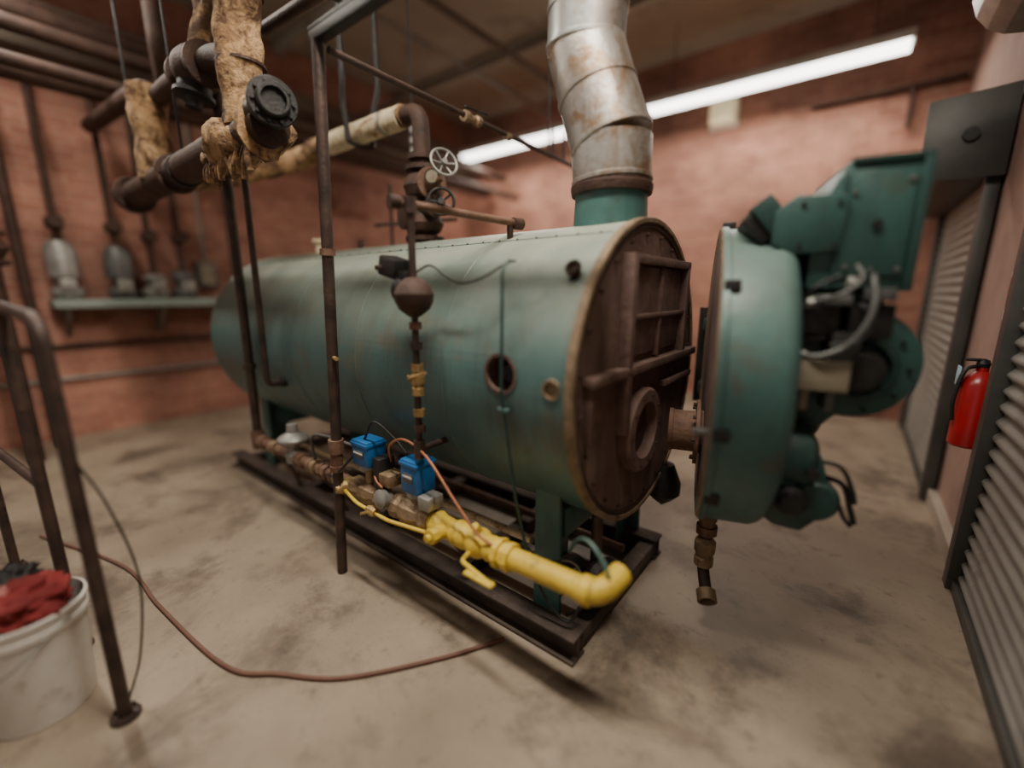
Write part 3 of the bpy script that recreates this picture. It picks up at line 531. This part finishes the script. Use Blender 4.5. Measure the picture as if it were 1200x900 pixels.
# ------------------------------------------------------------ lights
def fluor(name,x0,x1,y,z,e=70):
    group(name)
    prism('housing',[(x0,z+.03),(x1,z+.03),(x1,z+.11),(x0,z+.11)],y-.11,y+.11,WHITEP,.006)
    prism('diffuser',[(x0+.02,z-.02),(x1-.02,z-.02),(x1-.02,z+.035),(x0+.02,z+.035)],y-.10,y+.10,LAMP,.01)
    for i,x in enumerate((x0+.3,x1-.3)): cyl('chain_%d'%i,(x,y,z+.1),(x,y,H),.005,BLACK,6)
    l=bpy.data.lights.new(name+'_tube','AREA');l.shape='RECTANGLE';l.size=x1-x0-.1;l.size_y=.2;l.energy=e;l.color=(1,.92,.80)
    o=bpy.data.objects.new('tube_light',l);COL.objects.link(o);o.parent=CUR;o.location=((x0+x1)/2,y,z-.035)
fluor('fluorescent_light',-1.68,.83,4.0,3.72,e=62)
fluor('fluorescent_light',-4.9,-2.4,4.0,3.72,e=55)
fluor('fluorescent_light',-1.1,1.2,-1.15,4.15,e=165)
fluor('fluorescent_light',-5.0,-2.7,-1.6,4.1,e=85)
# ------------------------------------------------------------ background things
group('beige_lamp_box');box('cover',-1.10,-.82,4.60,4.80,3.62,3.92,BEIGE,.02);box('back_plate',-1.13,-.79,4.78,4.80,3.59,3.95,WHITEP,.005)
group('equipment_shelf')
box('top',-5.6,-5.22,-1.25,.45,1.34,1.42,mat('grey_green_bench',(.27,.32,.28)),.008)
for i,y in enumerate((-1.15,-.4,.35)): prism('bracket_%d'%i,[(-5.59,1.34),(-5.25,1.34),(-5.59,1.05)],y-.02,y+.02,BEAM,.003)
def wpump(y,h,m_=DGREYM):
    group('circulation_pump')
    x=-5.4
    lathe('motor',(x,y,1.425),(0,0,1),[(0,.10),(.05,.13),(.10,.12),(.12,.08),(.2,.08),(.21,.12),(.36*h,.12),(.42*h,.08),(.43*h,.03)],m_,20)
    box('junction',x+.05,x+.16,y-.06,y+.06,1.50,1.62,GREYM,.01)
    pipe('riser',[(x,y,1.42+.4*h),(x,y,3.55)],.03,DARKRUST,0,12)
    lathe('valve',(x,y,1.95+.1*h),(0,0,1),[(0,.04),(.03,.07),(.09,.07),(.12,.04)],DARKRUST,12)
    lathe('valve_side',(x+.02,y,2.02+.1*h),(1,0,0),[(0,.04),(.1,.03),(.1,.06),(.12,.06)],DARKRUST,12)
wpump(-1.12,1.3,GREYM);wpump(-.70,1.25);wpump(-.42,.6,GREYM);wpump(-.15,.7)
group('switch_box');box('box',-5.6,-5.48,.03,.23,1.55,1.85,DGREYM,.01);pipe('conduit',[(-5.55,.13,1.85),(-5.55,.13,3.6)],.015,GREYM,0,8);box('cover',-5.48,-5.47,.06,.20,1.58,1.82,TANBOX,.003)
group('surface_conduit');pipe('run',[(-5.57,-4.5,.62),(-5.57,1.0,.62)],.02,GREYM,0,8);pipe('run_b',[(-5.57,-4.5,.95),(-5.57,3,.95)],.025,DARKRUST,0,8)
group('brown_louver_panel');box('frame',-5.6,-5.52,1.85,2.5,2.65,3.2,LOUV,.01)
for i in range(7): box('blade_%d'%i,-5.53,-5.49,1.9,2.45,2.70+i*.07,2.735+i*.07,LOUV,.002)
group('overhead_pipe_run')
for i,(x,z,r) in enumerate(((-4.9,3.25,.08),(-4.5,3.45,.06),(-4.2,3.1,.05),(-5.0,3.75,.10))): pipe('pipe_%d'%i,[(x,-4.5,z),(x,4.6 if i<3 else .8,z)],r,DARKRUST,0,14)
pipe('cross_a',[(-5.4,-.3,3.2),(-3.9,-.5,3.05),(-3.6,-.6,3.3),(-3.6,-.6,H)],.06,DARKRUST,.1,14)
pipe('drop_a',[(-4.9,-1.6,3.25),(-4.9,-1.6,0)],.055,DARKRUST,0,14);pipe('drop_b',[(-4.5,-1.9,3.4),(-4.5,-1.9,0)],.04,DARKRUST,0,14)
pipe('drop_c',[(-5.3,.35,3.4),(-5.3,.35,1.45)],.025,DARKRUST,0,14);pipe('drop_d',[(-5.3,-1.40,3.4),(-5.3,-1.40,0)],.04,DARKRUST,0,14)
lathe('drop_valve',(-4.9,-1.6,1.7),(0,0,1),[(0,.06),(.02,.12),(.05,.12),(.06,.08),(.15,.13),(.24,.08),(.25,.12),(.28,.12),(.3,.06)],DARKRUST,20)
for i,y in enumerate((-1.5,0,1.5)): cyl('hanger_%d'%i,(-4.5,y,3.45),(-4.5,y,H),.01,BLACK,8)
group('ceiling_conduit')
pipe('run_a',[(-3.6,-4,4.3),(-3.6,4.7,4.3)],.03,GREYM,0,8);pipe('run_b',[(-2.9,-4,4.25),(-2.9,4.7,4.25)],.04,BEAM,0,8);pipe('run_c',[(-5.5,2.2,3.95),(1.2,2.2,3.95)],.035,BEAM,0,8)
group('high_rusty_pipe');pipe('rail',[(.0,4.72,3.6),(1.3,4.72,3.6)],.025,DARKRUST,0,10);pipe('rail_drop',[(.9,4.72,3.6),(.9,4.72,3.2)],.025,DARKRUST,0,10)
group('fire_extinguisher')
ey=1.33
lathe('tank',(1.27,ey,.70),(0,0,1),[(0,.065),(.01,.075),(.33,.075),(.37,.055),(.40,.025),(.42,.025)],RED,28)
lathe('valve_head',(1.27,ey,1.11),(0,0,1),[(0,.022),(.03,.028),(.05,.02)],BLACK,12);box('handle',1.20,1.28,ey-.015,ey+.015,1.15,1.165,BLACK,.004)
tube('hose',[(1.25,ey-.02,1.13),(1.20,ey-.05,1.10),(1.18,ey-.06,.95),(1.19,ey-.05,.84)],.010,BLACK,8)
box('tag',1.185,1.19,ey-.04,ey+.04,1.02,1.12,mat('blue_tag',(.35,.55,.65)),.001);box('wall_bracket',1.33,1.35,ey-.05,ey+.05,.75,1.15,BLACK,.003)
group('extinguisher_sign');box('panel',1.335,1.35,1.32,1.55,1.35,1.6,WHITEP,.003);box('red_field',1.33,1.336,1.35,1.52,1.42,1.57,RED,.001)
# ------------------------------------------------------------ foreground left
W=Matrix.Identity(4)
group('handrail',W)
P0=Vector((-1.39,1.285,0));P1=Vector((-1.86,1.60,0));P2=Vector((-2.75,2.15,0));Z=Vector((0,0,1))
pipe('front_post_and_top',[P0,P0+Z*1.42,P1+Z*1.45,P2+Z*1.45],.021,BLACKPIPE,.08,16)
pipe('post_mid',[P1,P1+Z*1.45],.021,BLACKPIPE,0,14);pipe('post_far',[P2,P2+Z*1.45],.02,BLACKPIPE,0,14)
pipe('mid_rail',[P1+Z*.75,P2+Z*.75],.018,BLACKPIPE,0,14)
for i,p in enumerate((P0,P1,P2)): flange('foot_%d'%i,(p.x,p.y,.008),(0,0,1),.045,.016,BLACKPIPE,4)
tube('hanging_cord',[P0+Vector((-.02,.02,1.0)),P0+Vector((.03,.06,.8)),P0+Vector((.05,.10,.5)),P0+Vector((.02,.08,.2)),P0+Vector((-.03,.05,.02))],.004,BLACK,8)
group('plastic_bucket',W)
bx,by=-1.73,1.335
lathe('pail',(bx,by,0),(0,0,1),[(0,.135),(.004,.138),(.35,.160),(.351,.168),(.37,.168),(.372,.163),(.40,.164),(.402,.170),(.414,.170),(.416,.162),(.39,.158),(.05,.135),(.05,0)],WHITEP,40)
tube('bail_handle',[(bx-.17,by,.38),(bx-.10,by-.17,.30),(bx+.02,by-.20,.27),(bx+.12,by-.16,.30),(bx+.17,by,.38)],.004,GREYM,6)
def rag(n,c,r,s,m_):
    me=bpy.data.meshes.new(n);bm=bmesh.new();bmesh.ops.create_icosphere(bm,subdivisions=5,radius=1)
    for v in bm.verts:
        k=1+.35*noise.noise(v.co*2.2+Vector((s,0,0)))+.18*noise.noise(v.co*6+Vector((0,s,0)))+.08*abs(noise.noise(v.co*14))
        v.co=Vector((v.co.x*r*k,v.co.y*r*k,v.co.z*r*.55*k))+Vector(c)
    bm.to_mesh(me);bm.free();finish(n,me,m_,2)
rag('red_rags',(bx-.01,by,.42),.135,1.3,REDRAG);rag('pink_rag',(bx-.07,by-.03,.46),.07,5.1,mat('pink_rag',(.45,.18,.16),None,8,.9));rag('dark_glove',(bx-.10,by+.07,.47),.07,7.7,BLACK)
group('rubber_hose')
tube('hose',[(-3.1,-1.75,.010),(-2.3,-1.51,.010),(-1.75,-1.48,.010),(-1.12,-1.42,.010),(-.9,-1.30,.010),(-.68,-1.15,.010),(-.45,-.85,.010),(-.31,-.61,.010)],.0085,HOSE,8)
# ------------------------------------------------------------ world and camera
w=bpy.data.worlds.new('ambient');bpy.context.scene.world=w;w.use_nodes=True
w.node_tree.nodes['Background'].inputs[0].default_value=(1,.94,.86,1);w.node_tree.nodes['Background'].inputs[1].default_value=.36
cd=bpy.data.cameras.new('camera');cam=bpy.data.objects.new('camera',cd);COL.objects.link(cam)
cam.location=(0,0,1.5);cam.rotation_euler=(math.radians(78),0,0);cd.lens=15.3;cd.sensor_width=36;cd.clip_start=.02
cd.dof.use_dof=True;cd.dof.focus_distance=2.1;cd.dof.aperture_fstop=.22
bpy.context.scene.camera=cam
